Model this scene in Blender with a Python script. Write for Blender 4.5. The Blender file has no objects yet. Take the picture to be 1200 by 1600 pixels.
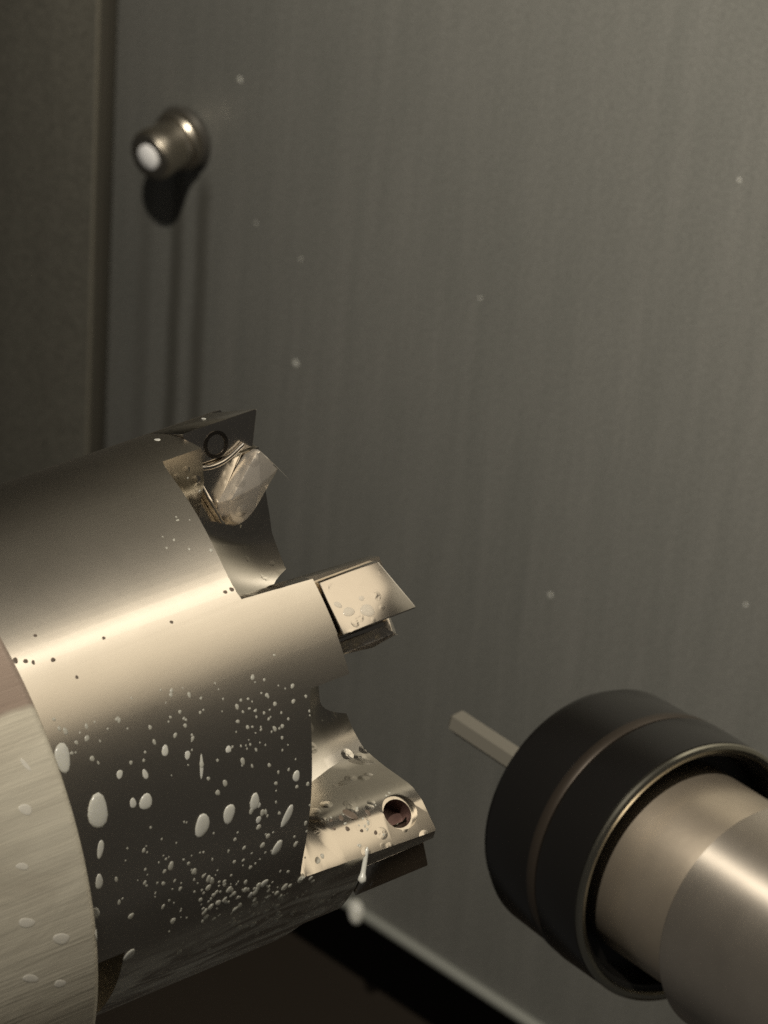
import bpy, bmesh, math, random
from mathutils import Vector, Matrix
from mathutils.bvhtree import BVHTree

random.seed(7)
R = math.radians
U = 1.0 / 16200.0            # model units: 16.2 units = 1 mm, scene in metres
FPX = 6500.0                 # focal length in photo pixels (1600 px tall frame)
sc = bpy.context.scene
col = sc.collection

# ------------------------------------------------------------------ camera
# world: X along the machine wall, Y into the wall, Z up
Vc = Vector((.064, .79, .61)).normalized()
Nc = Vector((-.658, -.427, .621)); Nc = (Nc - Nc.dot(Vc) * Vc).normalized()
Hc = Vc.cross(Nc).normalized()
M = Matrix((Hc, -Nc, Vc))                       # camera space -> world space
WALL_D = 8070.0                                 # wall distance along its normal
CAM = Vector((0.0, -WALL_D * U, 0.60))
def cdir(v): return (M @ Vector(v)).normalized()
def ray(px, py): return M @ Vector(((px - 600) / FPX, (800 - py) / FPX, -1.0))
def at(px, py, depth): return CAM + ray(px, py) * (depth * U)
def on_wall(px, py, y=0.0):
    r = ray(px, py); return CAM + r * ((y - CAM.y) / r.y)

cam = bpy.data.cameras.new('camera'); camo = bpy.data.objects.new('camera', cam)
col.objects.link(camo); sc.camera = camo
camo.matrix_world = Matrix.Translation(CAM) @ M.to_4x4()
cam.sensor_fit = 'VERTICAL'; cam.sensor_height = 36; cam.lens = 36 * FPX / 1600
cam.clip_start = 0.02; cam.clip_end = 20
cam.dof.use_dof = True; cam.dof.focus_distance = 6420 * U; cam.dof.aperture_fstop = 105

# ------------------------------------------------------------------ light
w = bpy.data.worlds.new('World'); sc.world = w; w.use_nodes = True
bg = w.node_tree.nodes['Background']
bg.inputs[0].default_value = (1.0, .95, .87, 1); bg.inputs[1].default_value = 0.034

FOCUS = at(430, 1000, 6500)
def area(name, pos, target, sx, sy, watts, colour, roll=0):
    l = bpy.data.lights.new(name, 'AREA'); l.shape = 'RECTANGLE'; l.size = sx; l.size_y = sy
    l.energy = watts; l.color = colour
    o = bpy.data.objects.new(name, l); col.objects.link(o)
    o.location = pos
    q = (Vector(target) - Vector(pos)).to_track_quat('-Z', 'Y')
    o.rotation_euler = (q.to_matrix() @ Matrix.Rotation(roll, 3, 'Z')).to_euler()
    return o
def spot(name, pos, target, watts, colour, size, radius):
    l = bpy.data.lights.new(name, 'SPOT'); l.energy = watts; l.color = colour
    l.spot_size = size; l.spot_blend = 1.0; l.shadow_soft_size = radius
    o = bpy.data.objects.new(name, l); col.objects.link(o); o.location = pos
    o.rotation_euler = (Vector(target) - Vector(pos)).to_track_quat('-Z', 'Y').to_euler()
spot('work_lamp', FOCUS + Vector((.045, -.235, .69)), FOCUS + Vector((.03, .22, .04)), 47, (1, .92, .79), R(49), .013)
spot('wall_fill_spot', FOCUS + Vector((.053, -.228, .695)), FOCUS + Vector((-.075, .465, .02)), 88, (1, .92, .79), R(42.5), .013)  # second spot, added beside the work lamp to brighten the upper wall
area('ceiling_panel_lamp', FOCUS + Vector((.170, .115, .36)), FOCUS, .27, .23, .245, (1, .86, .65))
area('low_fill_light', FOCUS + Vector((.30, -.60, -.25)), FOCUS, .45, .45, .15, (1, .94, .84))  # unseen soft fill, added behind the camera to lift the dark underside

sc.view_settings.view_transform = 'Standard'; sc.view_settings.look = 'None'
sc.view_settings.exposure = 0.0; sc.view_settings.gamma = 1.0
sc.view_settings.use_curve_mapping = False
sc.cycles.use_denoising = False            # the phone picture is grainy too
sc.cycles.sample_clamp_indirect = 1.0; sc.cycles.blur_glossy = 1.0

# ------------------------------------------------------------------ materials
def mat(name, base=(.5, .5, .5), rough=.5, metal=0.0, spec=.5, **kw):
    m = bpy.data.materials.new(name); m.use_nodes = True
    b = m.node_tree.nodes['Principled BSDF']
    b.inputs['Base Color'].default_value = (*base, 1)
    b.inputs['Roughness'].default_value = rough
    b.inputs['Metallic'].default_value = metal
    b.inputs['Specular IOR Level'].default_value = spec
    for k, v in kw.items(): b.inputs[k.replace('_', ' ')].default_value = v
    return m
class NT:
    def __init__(s, m): s.m = m; s.t = m.node_tree; s.b = s.t.nodes['Principled BSDF']
    def n(s, typ, **kw):
        x = s.t.nodes.new(typ)
        for k, v in kw.items():
            if k.startswith('i_'): x.inputs[k[2:].replace('_', ' ')].default_value = v
            else: setattr(x, k, v)
        return x
    def l(s, a, b): s.t.links.new(a, b)
    def coord(s, scale=(1, 1, 1), rot=(0, 0, 0), loc=(0, 0, 0)):
        c = s.n('ShaderNodeTexCoord'); mp = s.n('ShaderNodeMapping')
        mp.inputs['Scale'].default_value = scale; mp.inputs['Rotation'].default_value = rot
        mp.inputs['Location'].default_value = loc
        s.l(c.outputs['Object'], mp.inputs['Vector']); return mp.outputs[0]
    def noise(s, vec, scale, detail=4, rough=.55, dist=0):
        x = s.n('ShaderNodeTexNoise'); x.inputs['Scale'].default_value = scale
        x.inputs['Detail'].default_value = detail; x.inputs['Roughness'].default_value = rough
        x.inputs['Distortion'].default_value = dist
        s.l(vec, x.inputs['Vector']); return x.outputs['Fac']
    def ramp(s, fac, stops):
        x = s.n('ShaderNodeValToRGB'); e = x.color_ramp.elements
        while len(e) < len(stops): e.new(.5)
        for el, (p, c) in zip(e, stops):
            el.position = p; el.color = (*c, 1) if isinstance(c, tuple) else (c, c, c, 1)
        s.l(fac, x.inputs[0]); return x.outputs[0]
    def mix(s, fac, a, b, mode='MIX'):
        x = s.n('ShaderNodeMix', data_type='RGBA', blend_type=mode)
        for sock, v in ((x.inputs[0], fac), (x.inputs[6], a), (x.inputs[7], b)):
            if hasattr(v, 'links') or hasattr(v, 'is_output'): s.l(v, sock)
            elif isinstance(v, tuple): sock.default_value = (*v, 1)
            else: sock.default_value = v
        return x.outputs[2]
    def math(s, op, a, b=None):
        x = s.n('ShaderNodeMath', operation=op)
        for sock, v in ((x.inputs[0], a), (x.inputs[1], b)):
            if v is None: continue
            if hasattr(v, 'is_output'): s.l(v, sock)
            else: sock.default_value = v
        return x.outputs[0]
    def bump(s, h, strength, dist):
        x = s.n('ShaderNodeBump'); x.inputs['Strength'].default_value = strength
        x.inputs['Distance'].default_value = dist
        s.l(h, x.inputs['Height']); s.l(x.outputs[0], s.b.inputs['Normal'])

# painted wall with vertical smears of dried coolant and a powder-coat grain
def wall_mat(name, c0, c1, stain=False):
    m = mat(name, rough=.5); t = NT(m)
    st = t.noise(t.coord((1, 1, .05)), 260, 6, .65)
    bl = t.noise(t.coord((1, 1, .5)), 18, 3)
    gr = t.noise(t.coord(), 2100, 2)
    f = t.mix(.45, st, bl)
    c = t.mix(t.ramp(f, [(.32, 0.0), (.68, 1.0)]), c0, c1)
    c = t.mix(.85, c, t.ramp(gr, [(.25, .45), (.75, 1.55)]), 'MULTIPLY')
    if stain:                                   # two dark run-off streaks under the screw
        s = t.n('ShaderNodeSeparateXYZ'); cc = t.n('ShaderNodeTexCoord')
        t.l(cc.outputs['Object'], s.inputs[0])
        wob = t.math('MULTIPLY', t.math('SUBTRACT', t.noise(t.coord((.2, 1, 1)), 60, 2), .5), .0012)
        x = t.math('ADD', s.outputs[0], wob)
        for (xc, hw, amt) in ((STX - .0015, .0016, .62), (STX + .0050, .0017, .58), (STX - .0100, .0018, .25)):
            d = t.math('ABSOLUTE', t.math('SUBTRACT', x, xc))
            k = t.n('ShaderNodeMapRange', interpolation_type='SMOOTHSTEP')
            k.inputs[1].default_value = hw * .3; k.inputs[2].default_value = hw * 1.6
            k.inputs[3].default_value = amt; k.inputs[4].default_value = 0
            t.l(d, k.inputs[0])
            z = t.n('ShaderNodeMapRange', interpolation_type='SMOOTHSTEP')
            z.inputs[1].default_value = STZ - .004; z.inputs[2].default_value = STZ - .012
            z.inputs[3].default_value = 0; z.inputs[4].default_value = 1
            t.l(s.outputs[2], z.inputs[0])
            c = t.mix(t.math('MULTIPLY', k.outputs[0], z.outputs[0]), c, (.035, .032, .024))
    t.l(c, t.b.inputs['Base Color'])
    t.l(t.ramp(st, [(.3, .38), (.7, .58)]), t.b.inputs['Roughness'])
    t.bump(gr, .25, .0002)
    return m

_b = on_wall(292, 213)
STX, STZ = _b.x, _b.z
M_wall = wall_mat('painted_wall', (.118, .119, .108), (.146, .144, .131), True)
M_panel = wall_mat('painted_panel', (.128, .122, .101), (.150, .143, .118))
M_lip = mat('worn_lip', (.20, .205, .185), .4, .2)
M_edge = mat('edge_highlight', (.30, .28, .225), .4, .2)
M_shade = mat('edge_shade_strip', (.085, .078, .061), .6)
M_floor = mat('oily_floor', (.016, .012, .008), .7, 0, .2)

def steel(name, base, rough, aniso=0., axis='Y', dirt=.25, wet=False, film=None):
    m = mat(name, base, rough, 1.0); t = NT(m)
    if aniso:
        tg = t.n('ShaderNodeTangent', direction_type='RADIAL', axis=axis)
        t.l(tg.outputs[0], t.b.inputs['Tangent'])
        t.b.inputs['Anisotropic'].default_value = aniso
        t.b.inputs['Anisotropic Rotation'].default_value = .25
    v = t.coord()
    n1 = t.noise(v, 160, 5, .6); n2 = t.noise(v, 900, 3)
    c = t.mix(t.ramp(n1, [(.3, dirt), (.6, 0.0)]), base, tuple(x * .62 for x in base))
    t.l(c, t.b.inputs['Base Color'])
    r = t.math('ADD', rough - .025, t.math('MULTIPLY', n1, .05))
    t.l(r, t.b.inputs['Roughness'])
    if wet:
        d = t.n('ShaderNodeTexVoronoi'); d.inputs['Scale'].default_value = 520; t.l(v, d.inputs['Vector'])
        h = t.ramp(d.outputs['Distance'], [(.12, 1.0), (.34, 0.0)])
        t.bump(t.math('MULTIPLY', h, t.ramp(n1, [(.45, 0.0), (.6, 1.0)])), .5, .00012)
    else:
        t.bump(n2, .04, .00008)
    return m
M_body = steel('turned_steel', (.62, .57, .49), .40, .55, dirt=.10)
def two_lobe(m, rough2, aniso2, fac):
    t = m.node_tree; b = t.nodes['Principled BSDF']; out = t.nodes['Material Output']
    c = t.nodes.new('ShaderNodeBsdfPrincipled')
    for i_ in range(len(b.inputs)):
        c.inputs[i_].default_value = b.inputs[i_].default_value
        for l_ in b.inputs[i_].links: t.links.new(l_.from_socket, c.inputs[i_])
    for l_ in list(c.inputs['Roughness'].links): t.links.remove(l_)
    c.inputs['Roughness'].default_value = rough2; c.inputs['Anisotropic'].default_value = aniso2
    mx = t.nodes.new('ShaderNodeMixShader'); mx.inputs[0].default_value = fac
    t.links.new(b.outputs[0], mx.inputs[1]); t.links.new(c.outputs[0], mx.inputs[2])
    t.links.new(mx.outputs[0], out.inputs[0])
two_lobe(M_body, .25, .96, .35)
def foam(m):
    t = NT(m); out = m.node_tree.nodes['Material Output']; src = out.inputs[0].links[0].from_socket
    v = t.coord((1, .22, 1)); s = t.n('ShaderNodeSeparateXYZ'); t.l(t.coord(), s.inputs[0])
    zz = t.n('ShaderNodeMapRange', interpolation_type='SMOOTHSTEP')
    zz.inputs[1].default_value = -.0185; zz.inputs[2].default_value = -.0235
    zz.inputs[3].default_value = 0; zz.inputs[4].default_value = 1
    t.l(s.outputs[2], zz.inputs[0])
    f = t.ramp(t.noise(v, 420, 5, .62, 1.2), [(.40, 0.0), (.62, 1.0)])
    d = t.n('ShaderNodeBsdfPrincipled'); d.inputs['Base Color'].default_value = (.72, .71, .62, 1); d.inputs['Roughness'].default_value = .35
    mx = t.n('ShaderNodeMixShader'); t.l(t.math('MULTIPLY', t.math('MULTIPLY', f, zz.outputs[0]), .7), mx.inputs[0])
    t.l(src, mx.inputs[1]); t.l(d.outputs[0], mx.inputs[2]); t.l(mx.outputs[0], out.inputs[0])
foam(M_body)
M_gullet = steel('milled_steel', (.62, .57, .49), .19, wet=True)
M_insert = steel('insert_carbide', (.64, .59, .52), .17, wet=True)
M_rib = steel('frosted_carbide', (.66, .61, .54), .29, wet=True)
M_rib.node_tree.nodes['Principled BSDF'].inputs['Metallic'].default_value = .82
M_dark = steel('black_screw', (.09, .08, .07), .34)
M_bolt = steel('screw_steel', (.46, .42, .35), .34)
M_washer = mat('washer_dark', (.10, .094, .082), .4, .6)
M_ring = mat('black_ring', (.006, .0055, .005), .28, 0, .45)
M_band = mat('brown_band', (.045, .036, .028), .38, .6)
M_rim = mat('polished_rim', (.42, .40, .33), .24, 1.0)
M_neck = steel('probe_neck', (.50, .43, .34), .36, .4, 'X')
M_pbody = steel('probe_barrel', (.62, .56, .48), .36, .5, 'X')
two_lobe(M_pbody, .42, .97, .5)
for m_ in (M_neck, M_pbody): m_.node_tree.nodes['Principled BSDF'].inputs['Metallic'].default_value = .86
M_pin = mat('stylus_stone', (.16, .15, .125), .38, .3)
M_hole = mat('hole_dark', (.11, .065, .055), .4, .5)

M_spray = mat('thin_coolant', (.52, .52, .46), .22, 0, .5, Alpha=.55)
M_drop = mat('milky_coolant', (.60, .60, .55), .22, 0, .5, Alpha=.8)
M_drop.node_tree.nodes['Principled BSDF'].inputs['Subsurface Weight'].default_value = .35
M_drop.node_tree.nodes['Principled BSDF'].inputs['Subsurface Radius'].default_value = (.001, .001, .0008)
M_pale = mat('pale_coolant', (.88, .86, .79), .2, 0, .5, Alpha=.6)
M_wet = mat('clear_coolant', (.60, .57, .50), .10, 0, .6, Alpha=.38)
M_fleck = mat('fleck_dirt_reflection', (.10, .075, .055), .5)
M_white = mat('white_fill', (.80, .80, .80), .4)

# collar: brushed steel under a milky film of coolant with a ragged edge
def collar_mat():
    m = mat('filmed_collar', rough=.4); t = NT(m)
    v = t.coord((1, .12, 1)); v0 = t.coord()
    br = t.noise(t.coord((1, .04, 1)), 700, 4, .65)
    wv = t.noise(t.coord((1, .35, 1)), 120, 4, .6, .8)
    bl = t.noise(t.coord((1, .55, 1)), 210, 3)
    film = t.mix(t.ramp(wv, [(.35, 0.0), (.65, 1.0)]), (.62, .575, .47), (.78, .735, .61))
    film = t.mix(t.ramp(bl, [(.60, 0.0), (.70, .55)]), film, (.82, .78, .65))
    s = t.n('ShaderNodeSeparateXYZ'); t.l(v0, s.inputs[0])
    ang = t.math('ARCTAN2', s.outputs[2], s.outputs[0])      # + is upwards on the near side
    ang = t.math('ADD', ang, t.math('MULTIPLY', t.noise(v0, 70, 3), .10))
    edge = t.ramp(ang, [(.165, 1.0), (.185, 0.0)])
    c = t.mix(edge, (.36, .28, .23), film)
    t.l(c, t.b.inputs['Base Color'])
    t.l(t.ramp(br, [(.3, .30), (.7, .5)]), t.b.inputs['Roughness'])
    t.b.inputs['Metallic'].default_value = .25
    h = t.math('ADD', t.math('MULTIPLY', wv, .8), t.math('MULTIPLY', br, .6))
    t.bump(h, .5, .00035)
    return m
M_collar = collar_mat()

# ------------------------------------------------------------------ mesh helpers
def obj(name, me, parent=None, mats=(), loc=None):
    o = bpy.data.objects.new(name, me); col.objects.link(o)
    for m in mats: me.materials.append(m)
    if parent: o.parent = parent
    if loc is not None: o.location = loc
    return o
def tag(o, label=None, cat=None, kind=None, group=None):
    if label: o['label'] = label
    if cat: o['category'] = cat
    if kind: o['kind'] = kind
    if group: o['group'] = group
    return o
def empty(name, loc, rot=None):
    o = bpy.data.objects.new(name, None); col.objects.link(o); o.empty_display_size = .01
    mx = Matrix.Translation(loc)
    if rot is not None: mx = mx @ rot.to_4x4()
    o.matrix_world = mx
    return o
def smooth(me, ang=32):
    bm = bmesh.new(); bm.from_mesh(me)
    for f in bm.faces: f.smooth = True
    for e in bm.edges:
        if len(e.link_faces) == 2: e.smooth = e.calc_face_angle(3) < R(ang)
        else: e.smooth = False
    bm.to_mesh(me); bm.free(); return me
def bm_mesh(bm, name='m', ang=32, recalc=True, scale=True):
    if recalc: bmesh.ops.recalc_face_normals(bm, faces=bm.faces)
    if scale: bmesh.ops.scale(bm, vec=(U, U, U), verts=bm.verts)
    me = bpy.data.meshes.new(name); bm.to_mesh(me); bm.free()
    return smooth(me, ang)
def lathe(profile, axis='Y', seg=128, closed=False):
    """profile: (axial, radius) list; revolved round the axis"""
    bm = bmesh.new(); rings = []
    for (x, r) in profile:
        if r < 1e-6:
            p = {'Y': (0, x, 0), 'X': (x, 0, 0)}[axis]; rings.append([bm.verts.new(p)]); continue
        ring = []
        for i in range(seg):
            a = 2 * math.pi * i / seg
            p = (r * math.cos(a), x, -r * math.sin(a)) if axis == 'Y' else (x, r * math.cos(a), r * math.sin(a))
            ring.append(bm.verts.new(p))
        rings.append(ring)
    for a, b in zip(rings, rings[1:]):
        for i in range(seg):
            j = (i + 1) % seg
            if len(a) == 1: bm.faces.new((a[0], b[i], b[j]))
            elif len(b) == 1: bm.faces.new((a[i], b[0], a[j]))
            else: bm.faces.new((a[i], b[i], b[j], a[j]))
    return bm
def box(bm, x0, x1, y0, y1, z0, z1):
    v = [bm.verts.new((x, y, z)) for x in (x0, x1) for y in (y0, y1) for z in (z0, z1)]
    for f in ((0, 1, 3, 2), (4, 6, 7, 5), (0, 4, 5, 1), (2, 3, 7, 6), (0, 2, 6, 4), (1, 5, 7, 3)):
        bm.faces.new([v[i] for i in f])
    return v
def bevel(bm, w, seg=2, ang=25):
    bmesh.ops.recalc_face_normals(bm, faces=bm.faces)
    es = [e for e in bm.edges if len(e.link_faces) == 2 and e.calc_face_angle(0) > R(ang)]
    bmesh.ops.bevel(bm, geom=es, offset=w, segments=seg, affect='EDGES', profile=.6)
def loft(bm, sections):
    rows = [[bm.verts.new(p) for p in s] for s in sections]
    n = len(rows[0])
    for a, b in zip(rows, rows[1:]):
        for i in range(n):
            j = (i + 1) % n
            bm.faces.new((a[i], a[j], b[j], b[i]))
    bm.faces.new(rows[0][::-1]); bm.faces.new(rows[-1])
def boolean(o, cutter_me, op='DIFFERENCE'):
    c = bpy.data.objects.new('tmp_cutter', cutter_me); col.objects.link(c)
    c.matrix_world = o.matrix_world
    md = o.modifiers.new('b', 'BOOLEAN'); md.operation = op; md.object = c; md.solver = 'EXACT'
    bpy.context.view_layer.update()
    dg = bpy.context.evaluated_depsgraph_get()
    me = bpy.data.meshes.new_from_object(o.evaluated_get(dg))
    old = o.data; o.modifiers.clear(); o.data = me; bpy.data.meshes.remove(old)
    bpy.data.objects.remove(c); bpy.data.meshes.remove(cutter_me)

# ------------------------------------------------------------------ setting
fold_t, fold_b = on_wall(180, 0), on_wall(178, 700)
XF = fold_t.x
lipA, lipB = on_wall(560, 1420), on_wall(840, 1600)
ZL = (lipA.z + lipB.z) / 2
# back wall: one painted sheet, its lower edge rolled into a lip
bm = bmesh.new()
box(bm, XF - .30, XF + .60, 0, .006, ZL, ZL + .60)
wall = obj('wall', bm_mesh(bm, scale=False), None, [M_wall]); tag(wall, kind='structure')
me = wall.data
bm = lathe([(0, 0), (0, 21), (.60 / U, 21), (.60 / U, 0)], 'X', 24)
lip = obj('rolled_lip', bm_mesh(bm), wall, [M_lip]); lip.location = (XF, -.0006, ZL)
# overlapping side panel at the left
bm = bmesh.new(); box(bm, XF - .40, XF, -.0046, -.0003, ZL - .01, ZL + .60); bevel(bm, .0007, 3)
sp = obj('wall_panel', bm_mesh(bm, scale=False), None, [M_panel]); tag(sp, kind='structure')
bm = bmesh.new(); box(bm, XF - .0003, XF + .00015, -.0048, -.0040, ZL - .0095, ZL + .5995); bevel(bm, .0001, 2)
obj('edge_highlight_strip', bm_mesh(bm, scale=False), sp, [M_edge])  # pale strip: the panel edge's highlight put into the colour
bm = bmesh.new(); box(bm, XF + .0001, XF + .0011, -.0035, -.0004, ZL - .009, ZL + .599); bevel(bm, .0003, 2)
obj('edge_shade_strip', bm_mesh(bm, scale=False), sp, [M_shade])  # dark strip: shade of the panel's edge face put into the colour
# dark tray floor below the wall
bm = bmesh.new(); box(bm, XF - .5, XF + .8, -.16, .25, ZL - .056, ZL - .040)
fl = obj('floor', bm_mesh(bm, scale=False), None, [M_floor]); tag(fl, kind='structure')
# recess wall far behind the lip
bm = bmesh.new(); box(bm, XF - .5, XF + .8, .251, .262, ZL - .046, ZL + .05)
rc = obj('recess_wall', bm_mesh(bm, scale=False), None, [M_floor]); tag(rc, kind='structure')

# ------------------------------------------------------------------ cap screw on the wall
B = on_wall(292, 213)
k = 2.0
screw = empty('cap_screw', B, Matrix.Rotation(0, 3, 'X'))
tag(screw, 'steel socket cap screw with white filled socket on the dark wall', 'screw')
def lath_obj(name, prof, parent, mats, axis='Y', seg=64):
    return obj(name, bm_mesh(lathe(prof, axis, seg)), parent, mats)
lath_obj('washer', [(0, 0), (0, 101), (-8, 104), (-18, 104), (-24, 98), (-24, 0)], screw, [M_washer])
lath_obj('flange', [(-24.5, 0), (-24.5, 91), (-32, 94), (-48, 94), (-56, 88), (-56, 0)], screw, [M_bolt])
lath_obj('head', [(-56.5, 0), (-56.5, 80), (-62, 84), (-70, 84), (-74, 79), (-120, 79), (-126, 81), (-158, 81), (-170, 74), (-172, 68),
                  (-172, 46), (-164, 44), (-160, 0)], screw, [M_bolt])
lath_obj('socket_fill', [(-160.5, 0), (-160.5, 42), (-176, 40), (-184, 26), (-187, 0)], screw, [M_white])

# ------------------------------------------------------------------ milling cutter
TILT = R(29.9); SL = R(20.0)
kc = Vector((math.cos(TILT) * math.cos(SL), math.cos(TILT) * math.sin(SL), -math.sin(TILT)))
E = at(457, 1023, 6500)
Kw = cdir(kc)                                            # axis, away from the spindle
toc = (CAM - E).normalized()
Ww = (toc - toc.dot(Kw) * Kw).normalized()               # radial, towards the viewer
Zw = Ww.cross(Kw)                                        # radial, up the picture
ROT = Matrix((Ww, Kw, Zw)).transposed()                  # local X=Ww, Y=axis, Z=up
mill = empty('milling_cutter', E, ROT)
tag(mill, 'wet steel indexable milling cutter with five toothed pockets and a wide collar', 'milling cutter')
RB = 400.0
def P(r, th, x): return Vector((r * math.cos(th), x, -r * math.sin(th)))
def TP(th, x, r, t):
    """tooth frame: rake plane at angle th, t = height above it (towards growing angle)"""
    rd = Vector((math.cos(th), 0, -math.sin(th))); td = Vector((-math.sin(th), 0, -math.cos(th)))
    return rd * r + td * t + Vector((0, x, 0))
NT5 = [R(a) for a in (-138, -66, 0, 67, 144)]            # differential pitch
TWIST = {-66: (-3.3, -0.7), 0: (-3.0, 0.0)}               # run of the tooth backs, rear / front, degrees
RAKE0 = R(0.0); LAND = R(8.0); BACK = R(56.0)

prof = [(-860, 0), (-860, RB), (-2, RB), (0, RB - 2), (0, 150), (-60, 140), (-60, 0)]
body = obj('cutter_body', bm_mesh(lathe(prof, 'Y', 192), scale=False), None, [M_body, M_gullet, M_hole])
# gullets
bm = bmesh.new()
def floor_r(x):
    pts = [(-226, 408), (-219, 356), (-205, 292), (-185, 238), (-160, 202), (-120, 170), (-60, 146), (0, 132), (40, 126)]
    for (a, ra), (b, rb) in zip(pts, pts[1:]):
        if a <= x <= b: return ra + (rb - ra) * (x - a) / (b - a)
    return pts[-1][1]
def land_a(r, x=-300):
    if x > -141.5: pts = [(100, -5), (160, -2.2), (225, -.7), (480, -.6)]      # rake plane in front of the seat step
    else: pts = [(100, -6), (150, -3), (225, -1.2), (300, 5), (340, 8), (480, 8)]
    for (a, ra), (b, rb) in zip(pts, pts[1:]):
        if a <= r <= b: return R(ra + (rb - ra) * (r - a) / (b - a))
    return R(8)
def back_a(r):
    pts = [(100, 61), (171, 60), (250, 54.6), (290, 51.8), (315, 50.4), (335, 49.9), (355, 50.8), (400, 54.5), (480, 60)]
    for (a, ra), (b, rb) in zip(pts, pts[1:]):
        if a <= r <= b: return R(ra + (rb - ra) * (r - a) / (b - a))
    return R(57)
for a0 in NT5:
    secs = []; tw = TWIST.get(round(math.degrees(a0)), (0, 0))
    for x in (-226, -215, -205, -195, -180, -165, -150, -142.5, -141, -130, -110, -90, -68, -45, -22, 0, 40):
        rf = floor_r(x); s = []
        fr = max(0, min(1, -x / 226)); dtw = R(tw[1] + (tw[0] - tw[1]) * fr)
        ba = lambda r: back_a(r) + dtw
        XS = lambda q: x + (14 - 52 * q) * fr
        N = 18
        up = min(72, (470 - rf) * .45)
        rl = rf + up
        for j in range(10): r_ = 470 + (rl - 470) * j / 10; s.append(P(r_, a0 + land_a(r_, x), XS(0)))
        N = 24
        for j in range(N + 1):
            q = j / N; r_ = rf + up * abs(2 * q - 1) ** 3.3
            s.append(P(r_, a0 + land_a(r_, x) + (ba(r_) - land_a(r_, x)) * q, XS(q)))
        outs = [rl + (290 - rl) * j / 3 for j in (1, 2, 3)] + [303, 316, 329, 342, 356] if rl < 280 else [rl + 4 * z for z in range(1, 9)]
        outs += [outs[-1] + (470 - outs[-1]) * j / 3 for j in (1, 2, 3)]
        for r_ in outs: s.append(P(r_, a0 + ba(r_), XS(1)))
        secs.append(s)
    loft(bm, secs)
for f in bm.faces: f.material_index = 1
cm = bm_mesh(bm, scale=False); cm.materials.append(M_body); cm.materials.append(M_gullet)
boolean(body, cm)
# seats: the front of every tooth steps back to the rake plane, with a pocket for the insert
bm = bmesh.new()
for a0 in NT5:
    mid = abs(a0) < .01; low = abs(a0 - R(67)) < .01
    for (xa, xb, ra, rb, ta, tb) in ((-131, 60, 345, 470, -70 if mid or low else -100, 30),) + (((-131, 60, 366, 470, -170, -69),) if mid else ()):  # pockets
        v = [bm.verts.new(TP(a0, x, r, t)) for x in (xa, xb) for r in (ra, rb) for t in (ta, tb)]
        for f in ((0, 1, 3, 2), (4, 6, 7, 5), (0, 4, 5, 1), (2, 3, 7, 6), (0, 2, 6, 4), (1, 5, 7, 3)):
            bm.faces.new([v[i] for i in f]).material_index = 1
        cm = bm_mesh(bm, scale=False); cm.materials.append(M_body); cm.materials.append(M_gullet)
        boolean(body, cm); bm = bmesh.new()
bm.free()
# through holes of the clamp screws, seen on the back of each tooth
bm = bmesh.new()
for a0 in NT5:
    if abs(a0) < .01: continue
    ho = 5 if abs(a0 - R(67)) < .01 else 0
    p0, p1 = P(345, a0 - R(21.7 - ho), 0), P(400, a0 - R(17.5 - ho), 0)
    fd = (p1 - p0).normalized(); fn = Vector((0, 1, 0)).cross(fd)
    if fn.dot(P(1, a0 - R(19 + 90), 0)) < 0: fn = -fn          # out of the back face
    hc = p0 + fd * 14 + Vector((0, -44, 0))
    for (r0, t0, t1) in ((23, 60, -40), (29, 60, -7)):
        vs = [[], []]
        for q, t in enumerate((t0, t1)):
            for i in range(28):
                an = 2 * math.pi * i / 28
                vs[q].append(bm.verts.new(hc + Vector((0, r0 * math.cos(an), 0)) + fd * (r0 * math.sin(an)) + fn * t))
        for i in range(28):
            j = (i + 1) % 28; bm.faces.new((vs[0][i], vs[0][j], vs[1][j], vs[1][i]))
        bm.faces.new(vs[0][::-1]); bm.faces.new(vs[1])
        for f in bm.faces: f.material_index = 2 if r0 < 25 else 1
        cm = bm_mesh(bm, scale=False); cm.materials.append(M_body); cm.materials.append(M_gullet); cm.materials.append(M_hole)
        boolean(body, cm); bm = bmesh.new()
# drive slot beside the collar
v = []
for th in (R(52), R(93)):
    for x in (-740, -560):
        for r in (330, 450): v.append(bm.verts.new(P(r, th, x)))
for f in ((0, 1, 3, 2), (4, 6, 7, 5), (0, 4, 5, 1), (2, 3, 7, 6), (0, 2, 6, 4), (1, 5, 7, 3)):
    bm.faces.new([v[i] for i in f]).material_index = 1
cm = bm_mesh(bm, scale=False); cm.materials.append(M_body); cm.materials.append(M_gullet)
boolean(body, cm)
body.data.transform(Matrix.Scale(U, 4)); body.parent = mill
smooth(body.data, 30)
# collar
lath_obj('collar', [(-1600, 0), (-1600, 500), (-679, 500), (-668, 494), (-662, 484), (-662, 300), (-679, 0)], mill, [M_collar], 'Y', 192)

# inserts
def hull(pts, bw=2.5):
    bm = bmesh.new()
    for p in pts: bm.verts.new(p)
    r = bmesh.ops.convex_hull(bm, input=bm.verts)
    bmesh.ops.delete(bm, geom=[g for g in r['geom_interior'] if isinstance(g, bmesh.types.BMVert)], context='VERTS')
    bmesh.ops.dissolve_limit(bm, angle_limit=R(1), verts=bm.verts, edges=bm.edges)
    if bw: bevel(bm, bw, 2, 12)
    return bm
I0 = lambda x, r, t: TP(0, x, r, t)
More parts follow.
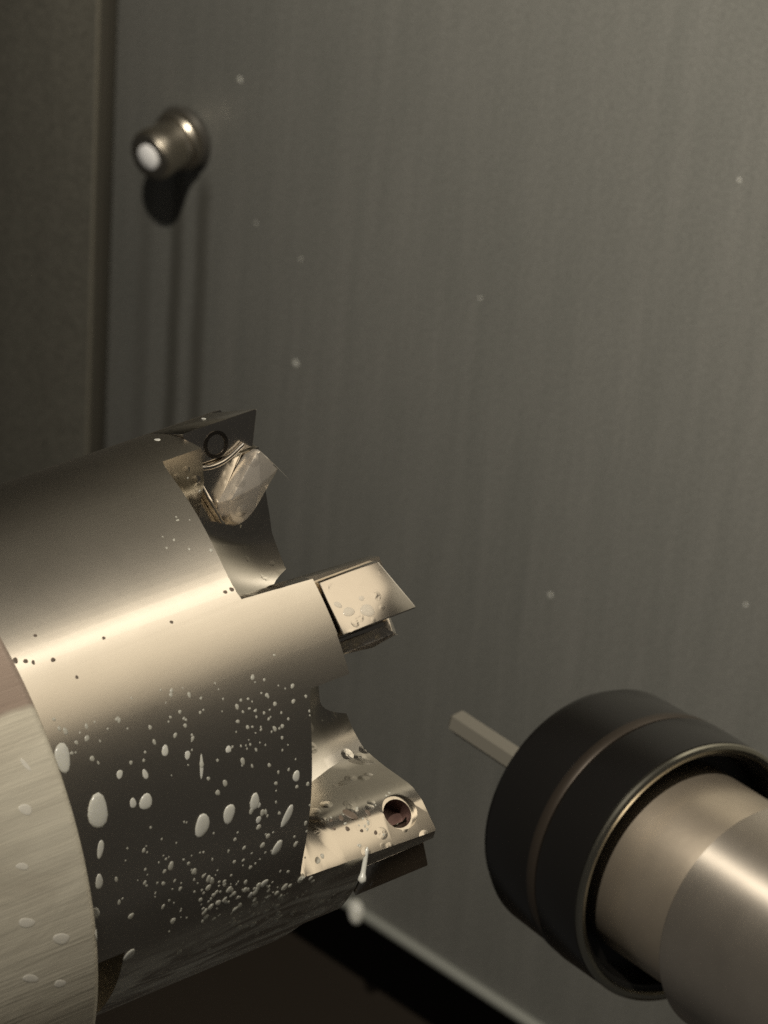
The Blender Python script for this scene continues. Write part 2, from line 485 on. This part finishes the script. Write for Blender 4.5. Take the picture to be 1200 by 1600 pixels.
# block with the relief flank
def block(kind):
    back = {'mid': ((352, -68.5), (368, -90.5), (391, -84.5)), 'low': ((352, -68.5), (394, -68.5)), 'std': ((352, -98.5), (388, -98.5))}[kind]
    xr = -124.5 if kind == 'mid' else -128
    pts = [I0(x, r, t) for (r, t) in back for x in (xr, -19)]
    return bm_mesh(hull(pts + [I0(*p) for p in ((xr - 2, 407, 0), (6, 407, 0), (xr, 350, 0), (-12, 350, 0))], 2.0))
blocks = {k_: block(k_) for k_ in ('std', 'mid', 'low')}
# raised rib: the bright slanting wedge with a rounded lower point, its left flank falls to the recess
bm = hull([I0(*p) for p in ((-16, 352, 24), (-80, 290, 26), (-82, 266, 20), (-76, 250, 16), (-66, 243, 16), (-54, 248, 20), (-38, 262, 24), (12, 312, 26), (4, 322, 27),
                            (-28, 300, 33), (-30, 342, -3), (-92, 282, -3), (-90, 258, -3), (-80, 243, -3), (-66, 236, -3), (-50, 241, -3), (-34, 258, -3), (14, 308, -3), (-10, 346, -3))], 2.0)
me_rib = bm_mesh(bm, ang=16)
# recessed triangle between rib and rear edge
bm = hull([I0(*p) for p in ((-130, 350, -3), (-30, 348, -3), (-92, 268, -3), (-126, 346, 9), (-40, 342, 1), (-94, 272, 1))], 1.5)
me_tri = bm_mesh(bm)
# thin rear edge of the seat
bm = hull([I0(*p) for p in ((-151, 398, -3), (-143, 398, -3), (-84, 250, -3), (-95, 252, -3), (-151, 398, 15), (-145, 398, 13), (-87, 250, 11), (-95, 252, 14))], 2)
me_edge = bm_mesh(bm)
# scalloped lip under the screw
bm = bmesh.new()
secs = []
for q in range(13):
    a_ = q / 12; xx = -130 + a_ * 98; rr = 352 - 13 * math.sin(a_ * math.pi) + 8 * a_
    secs.append([I0(xx, rr + 5 * math.cos(b_), 3 + 6 * math.sin(b_)) for b_ in [2 * math.pi * z / 8 for z in range(8)]])
loft(bm, secs)
me_lip = bm_mesh(bm, ang=60)
# screw
def screw_mesh():
    bm = lathe([(0, 0), (-30, 0.01), (-30, 22), (1, 22), (1.5, 16), (-9, 13), (-10, 0)], 'X', 24)
    mx = Matrix.Translation((0, 0, 0))
    # local X (screw axis) -> tangential direction t, placed at x=-76, r=376
    A = Matrix((I0(0, 0, 1), I0(1, 0, 0), I0(0, 1, 0))).transposed()
    for vtx in bm.verts: vtx.co = A @ vtx.co + I0(-76, 373, 0)
    return bm_mesh(bm)
me_screw = screw_mesh()
for i, a0 in enumerate(NT5):
    rt = (0, a0, 0)
    kd = 'mid' if abs(a0) < .01 else 'low' if abs(a0 - R(67)) < .01 else 'std'
    ins = obj('insert', blocks[kd], mill, [] if len(blocks[kd].materials) else [M_insert]); ins.rotation_euler = rt
    for nm, me_, mt in (('chip_breaker', me_rib, M_rib), ('recess', me_tri, M_gullet), ('seat_edge', me_edge, M_insert), ('scalloped_lip', me_lip, M_insert), ('clamp_screw', me_screw, M_dark)):
        o = obj(nm, me_, ins, [mt] if i == 0 else [])

# ------------------------------------------------------------------ touch probe
PD = 7800.0; ps = PD / 6500
Ap = Vector((.582, -.356, .731))
Aw = cdir(Ap)
Zp = Vector((0, 0, 1)); Zp = (Zp - Zp.dot(Aw) * Aw).normalized(); Yp = Zp.cross(Aw)
PROT = Matrix((Aw, Yp, Zp)).transposed()
probe = empty('touch_probe', at(1078, 1367, PD), PROT)
tag(probe, 'tool setting probe with black ring head, short square stylus and tan metal barrel', 'touch probe')
S = lambda pr: [(x * ps, r * ps) for x, r in pr]
lath_obj('ring_housing', S([(-284, 0), (-284, 150), (-280, 180), (-268, 200), (-246, 211), (-150, 214), (-141, 214), (-137, 211), (-120, 211), (-116, 216), (-108, 220), (-12, 220), (-11, 218),
                            (-11, 204), (-14, 197), (-30, 192), (-60, 188), (-60, 0)]), probe, [M_ring], 'X', 128)
lath_obj('ring_band', S([(-140.5, 209), (-140.5, 214.5), (-136, 217.5), (-124, 218.5), (-118.5, 216), (-118.5, 209), (-140.5, 209)]), probe, [M_band], 'X', 128)
lath_obj('rim', S([(-10.8, 205), (-10.8, 219), (-7, 220.5), (-2, 219), (1, 214), (0, 208), (-4, 205), (-10.8, 205)]), probe, [M_rim], 'X', 128)
lath_obj('neck', S([(-60.5, 0), (-60.5, 164), (140, 164), (150, 160), (150, 0)]), probe, [M_neck], 'X', 128)
lath_obj('barrel', S([(150.5, 0), (150.5, 176), (156, 188), (164, 193), (900, 193), (900, 0)]), probe, [M_pbody], 'X', 128)
bm = lathe(S([(-618, 0), (-618, 13), (-606, 22), (-284.5, 22), (-284.5, 0)]), 'X', 6)
st = obj('stylus', bm_mesh(bm, ang=20), probe, [M_pin]); st.rotation_euler = (R(8), 0, 0)

# ------------------------------------------------------------------ coolant drops
bpy.context.view_layer.update()
dg = bpy.context.evaluated_depsgraph_get()
def cast(px, py):
    d = ray(px, py).normalized()
    ok, loc, nor, idx, ob, mx = sc.ray_cast(dg, CAM, d)
    return (loc, nor, ob) if ok else None
def dome(bm, loc, nor, up, a, b, h, wob=.12, seg=14):
    """flattened drop: half axes a (along up) and b (across), height h"""
    t1 = (up - up.dot(nor) * nor).normalized(); t2 = nor.cross(t1)
    ph = random.random() * 6; rings = []
    for q, (rr, hh) in enumerate(((1.0, -.25), (.97, .25), (.82, .62), (.5, .9))):
        ring = []
        for i in range(seg):
            an = 2 * math.pi * i / seg
            wv = 1 + wob * math.sin(2 * an + ph) * .6 + wob * math.sin(3 * an + 2 * ph) * .5
            ring.append(bm.verts.new(loc + t1 * (a * rr * wv * math.cos(an)) + t2 * (b * rr * wv * math.sin(an)) + nor * (h * hh)))
        rings.append(ring)
    top = bm.verts.new(loc + nor * h)
    for r0, r1 in zip(rings, rings[1:]):
        for i in range(seg):
            j = (i + 1) % seg; bm.faces.new((r0[i], r0[j], r1[j], r1[i]))
    for i in range(seg): bm.faces.new((rings[-1][i], rings[-1][(i + 1) % seg], top))
up_pic = cdir((.1, 1, 0))
def to_local(me, ob): me.transform(ob.matrix_world.inverted())
def drops(name, pts, hit_ok, parent, m, hk=.11, each=True):
    joint = bmesh.new()
    for (px, py, a, b, tilt) in pts:
        c = cast(px, py)
        if not c or not hit_ok(c[2]): continue
        loc, nor, ob = c
        depth = (loc - CAM).length; s = depth / FPX
        dirn = M @ Vector((math.sin(R(tilt)), math.cos(R(tilt)), 0))
        # undo foreshortening along the surface
        t1 = (dirn - dirn.dot(nor) * nor)
        bm = bmesh.new() if each else joint
        dome(bm, loc, nor, dirn, a * s, b * s, min(a, b) * s * hk * 2)
        if each:
            me_ = bm_mesh(bm, scale=False, ang=60); to_local(me_, parent)
            obj(name, me_, parent, [m])
    if not each:
        me_ = bm_mesh(joint, scale=False, ang=60); to_local(me_, parent)
        o = obj(name, me_, parent, [m]); o['kind'] = 'stuff'
    else: joint.free()
on_mill = lambda o: o is not None and o.name.startswith(('cutter_body', 'insert', 'collar', 'chip'))
BIG = [(98, 1184, 23, 14, -8), (153, 1268, 27, 19, 0), (228, 1253, 14, 11, 5), (208, 1255, 8, 6, 0), (316, 1290, 20, 13, -3),
       (358, 1272, 16, 11, 0), (398, 1253, 14, 9, 5), (449, 1275, 20, 7, 18), (433, 1325, 14, 8, 28), (157, 1327, 15, 6, 0),
       (155, 1378, 13, 7, -8), (258, 1173, 9, 6, 15), (293, 1180, 7, 5, 0), (187, 1210, 8, 5, 20), (227, 1210, 8, 5, -20),
       (463, 1213, 9, 7, 0), (357, 1171, 6, 5, 0), (404, 1258, 5, 4, 0), (315, 1198, 20, 3, -4), (404, 1281, 6, 5, 0),
       (202, 1492, 13, 9, 45), (148, 1428, 11, 10, 0), (150, 1460, 12, 9, 50),
       
       (413, 1380, 8, 6, 40), (391, 1399, 6, 5, 0),
       (246, 687, 4, 9, 15), (318, 654, 2.5, 12, 18), (480, 1433, 4, 7, 15)]  # first two of this row: highlights on the top tooth shaped as pale drops
THIN = [(40, 1265, 8, 13, 20), (35, 1354, 6, 11, 15), (42, 1442, 8, 16, 15), (96, 1467, 9, 17, 15), (48, 1529, 7, 16, 20), (94, 1537, 7, 12, 20), (40, 1195, 12, 4, -45)]
drops('coolant_drop', BIG, on_mill, mill, M_drop)
CLEAR = [(574, 954, 10, 13, 0), (545, 956, 8, 10, 0), (528, 945, 5, 7, 30), (565, 935, 4, 5, 0), (565, 1190, 8, 22, 8), (540, 1222, 7, 16, -25), (575, 1210, 5, 8, 0)]
drops('coolant_drop', CLEAR, on_mill, mill, M_wet, .10)
drops('coolant_drop', THIN, on_mill, mill, M_pale, .06)
# a drip hanging from the lowest visible tooth
c0 = cast(573, 1324)
if c0:
    bm = bmesh.new(); secs = []
    dn = M @ Vector((-.16, -.98, .1)); ac = dn.cross(M @ Vector((0, 0, 1))).normalized(); fw = ac.cross(dn).normalized()
    for q in range(12):
        a_ = q / 11; rad = (3.2 + 1.2 * a_ + 2.6 * math.exp(-((a_ - .88) / .1) ** 2)) * (1 if 0 < q < 11 else .3) * U
        p = c0[0] + c0[1] * (2 * U) + dn * (a_ * 56 * U)
        secs.append([p + (ac * math.cos(z) + fw * math.sin(z)) * rad for z in [2 * math.pi * y / 10 for y in range(10)]])
    loft(bm, secs); me_ = bm_mesh(bm, scale=False, ang=60); to_local(me_, mill); obj('coolant_drip', me_, mill, [M_drop])
# dirt on the bright band; on the low tooth, drops' dark reflections painted brown
FL = [(24, 1032, 6, 4, 0), (40, 1033, 4, 4, 0), (52, 1035, 4, 3, 0), (83, 1031, 4, 4, 0), (162, 997, 3, 3, 0), (268, 972, 3, 3, 0), (55, 993, 3, 3, 0),
      (352, 925, 3, 4, 0), (362, 921, 4, 4, 0), (120, 1058, 3, 3, 0), (545, 1272, 12, 7, -35), (552, 1275, 9, 6, -35), (533, 1278, 6, 4, 0), (575, 1270, 6, 4, -30), (543, 1295, 4, 4, 0), (587, 1301, 4, 3, 0), (565, 1298, 3, 3, 0), (517, 1282, 3, 3, 0), (522, 1295, 3, 3, 0)]
drops('dirt_reflection_fleck', FL, on_mill, mill, M_fleck, .08, each=False)
# fine spray over the lower half
sp_ = []
def cluster(n, cx, cy, sx, sy, sizes):
    for _ in range(n):
        z = random.choice(sizes)
        sp_.append((random.gauss(cx, sx), random.gauss(cy, sy), z * random.uniform(1, 1.6), z, random.uniform(-30, 40)))
cluster(150, 380, 1405, 75, 32, [1.6, 2, 2.4, 3, 3.6, 4.4, 5])
cluster(60, 290, 1370, 60, 40, [1.4, 1.8, 2.2, 3])
cluster(55, 420, 1120, 40, 35, [1.4, 1.8, 2.2, 3.2])
cluster(40, 300, 1130, 80, 40, [1.2, 1.6, 2.2, 3])
cluster(40, 420, 1300, 40, 60, [1.6, 2, 3, 4])
cluster(14, 120, 1150, 30, 20, [1.6, 2, 3, 4])
cluster(12, 270, 830, 30, 40, [1.4, 2, 2.6])
cluster(24, 560, 1280, 40, 22, [1.4, 2, 2.4])
drops('coolant_spray', sp_, lambda o: o is not None and o.name.startswith(('cutter_body', 'insert')), mill, M_spray, .2, each=False)
# specks on the wall
WS = [(375, 125, 5, 4, 0), (462, 568, 6, 5, 0), (860, 930, 4, 4, 0), (1165, 945, 3, 3, 0), (750, 466, 2.5, 2.5, 0), (470, 405, 2.5, 2.5, 0), (400, 349, 2.5, 2, 0), (1155, 282, 3, 3, 0)]
drops('coolant_speck', WS, lambda o: o is not None and o.name.startswith('wall'), wall, M_drop)
drops('coolant_drop', [(556, 1424, 20, 13, -20)], lambda o: True, wall, M_drop, .4)
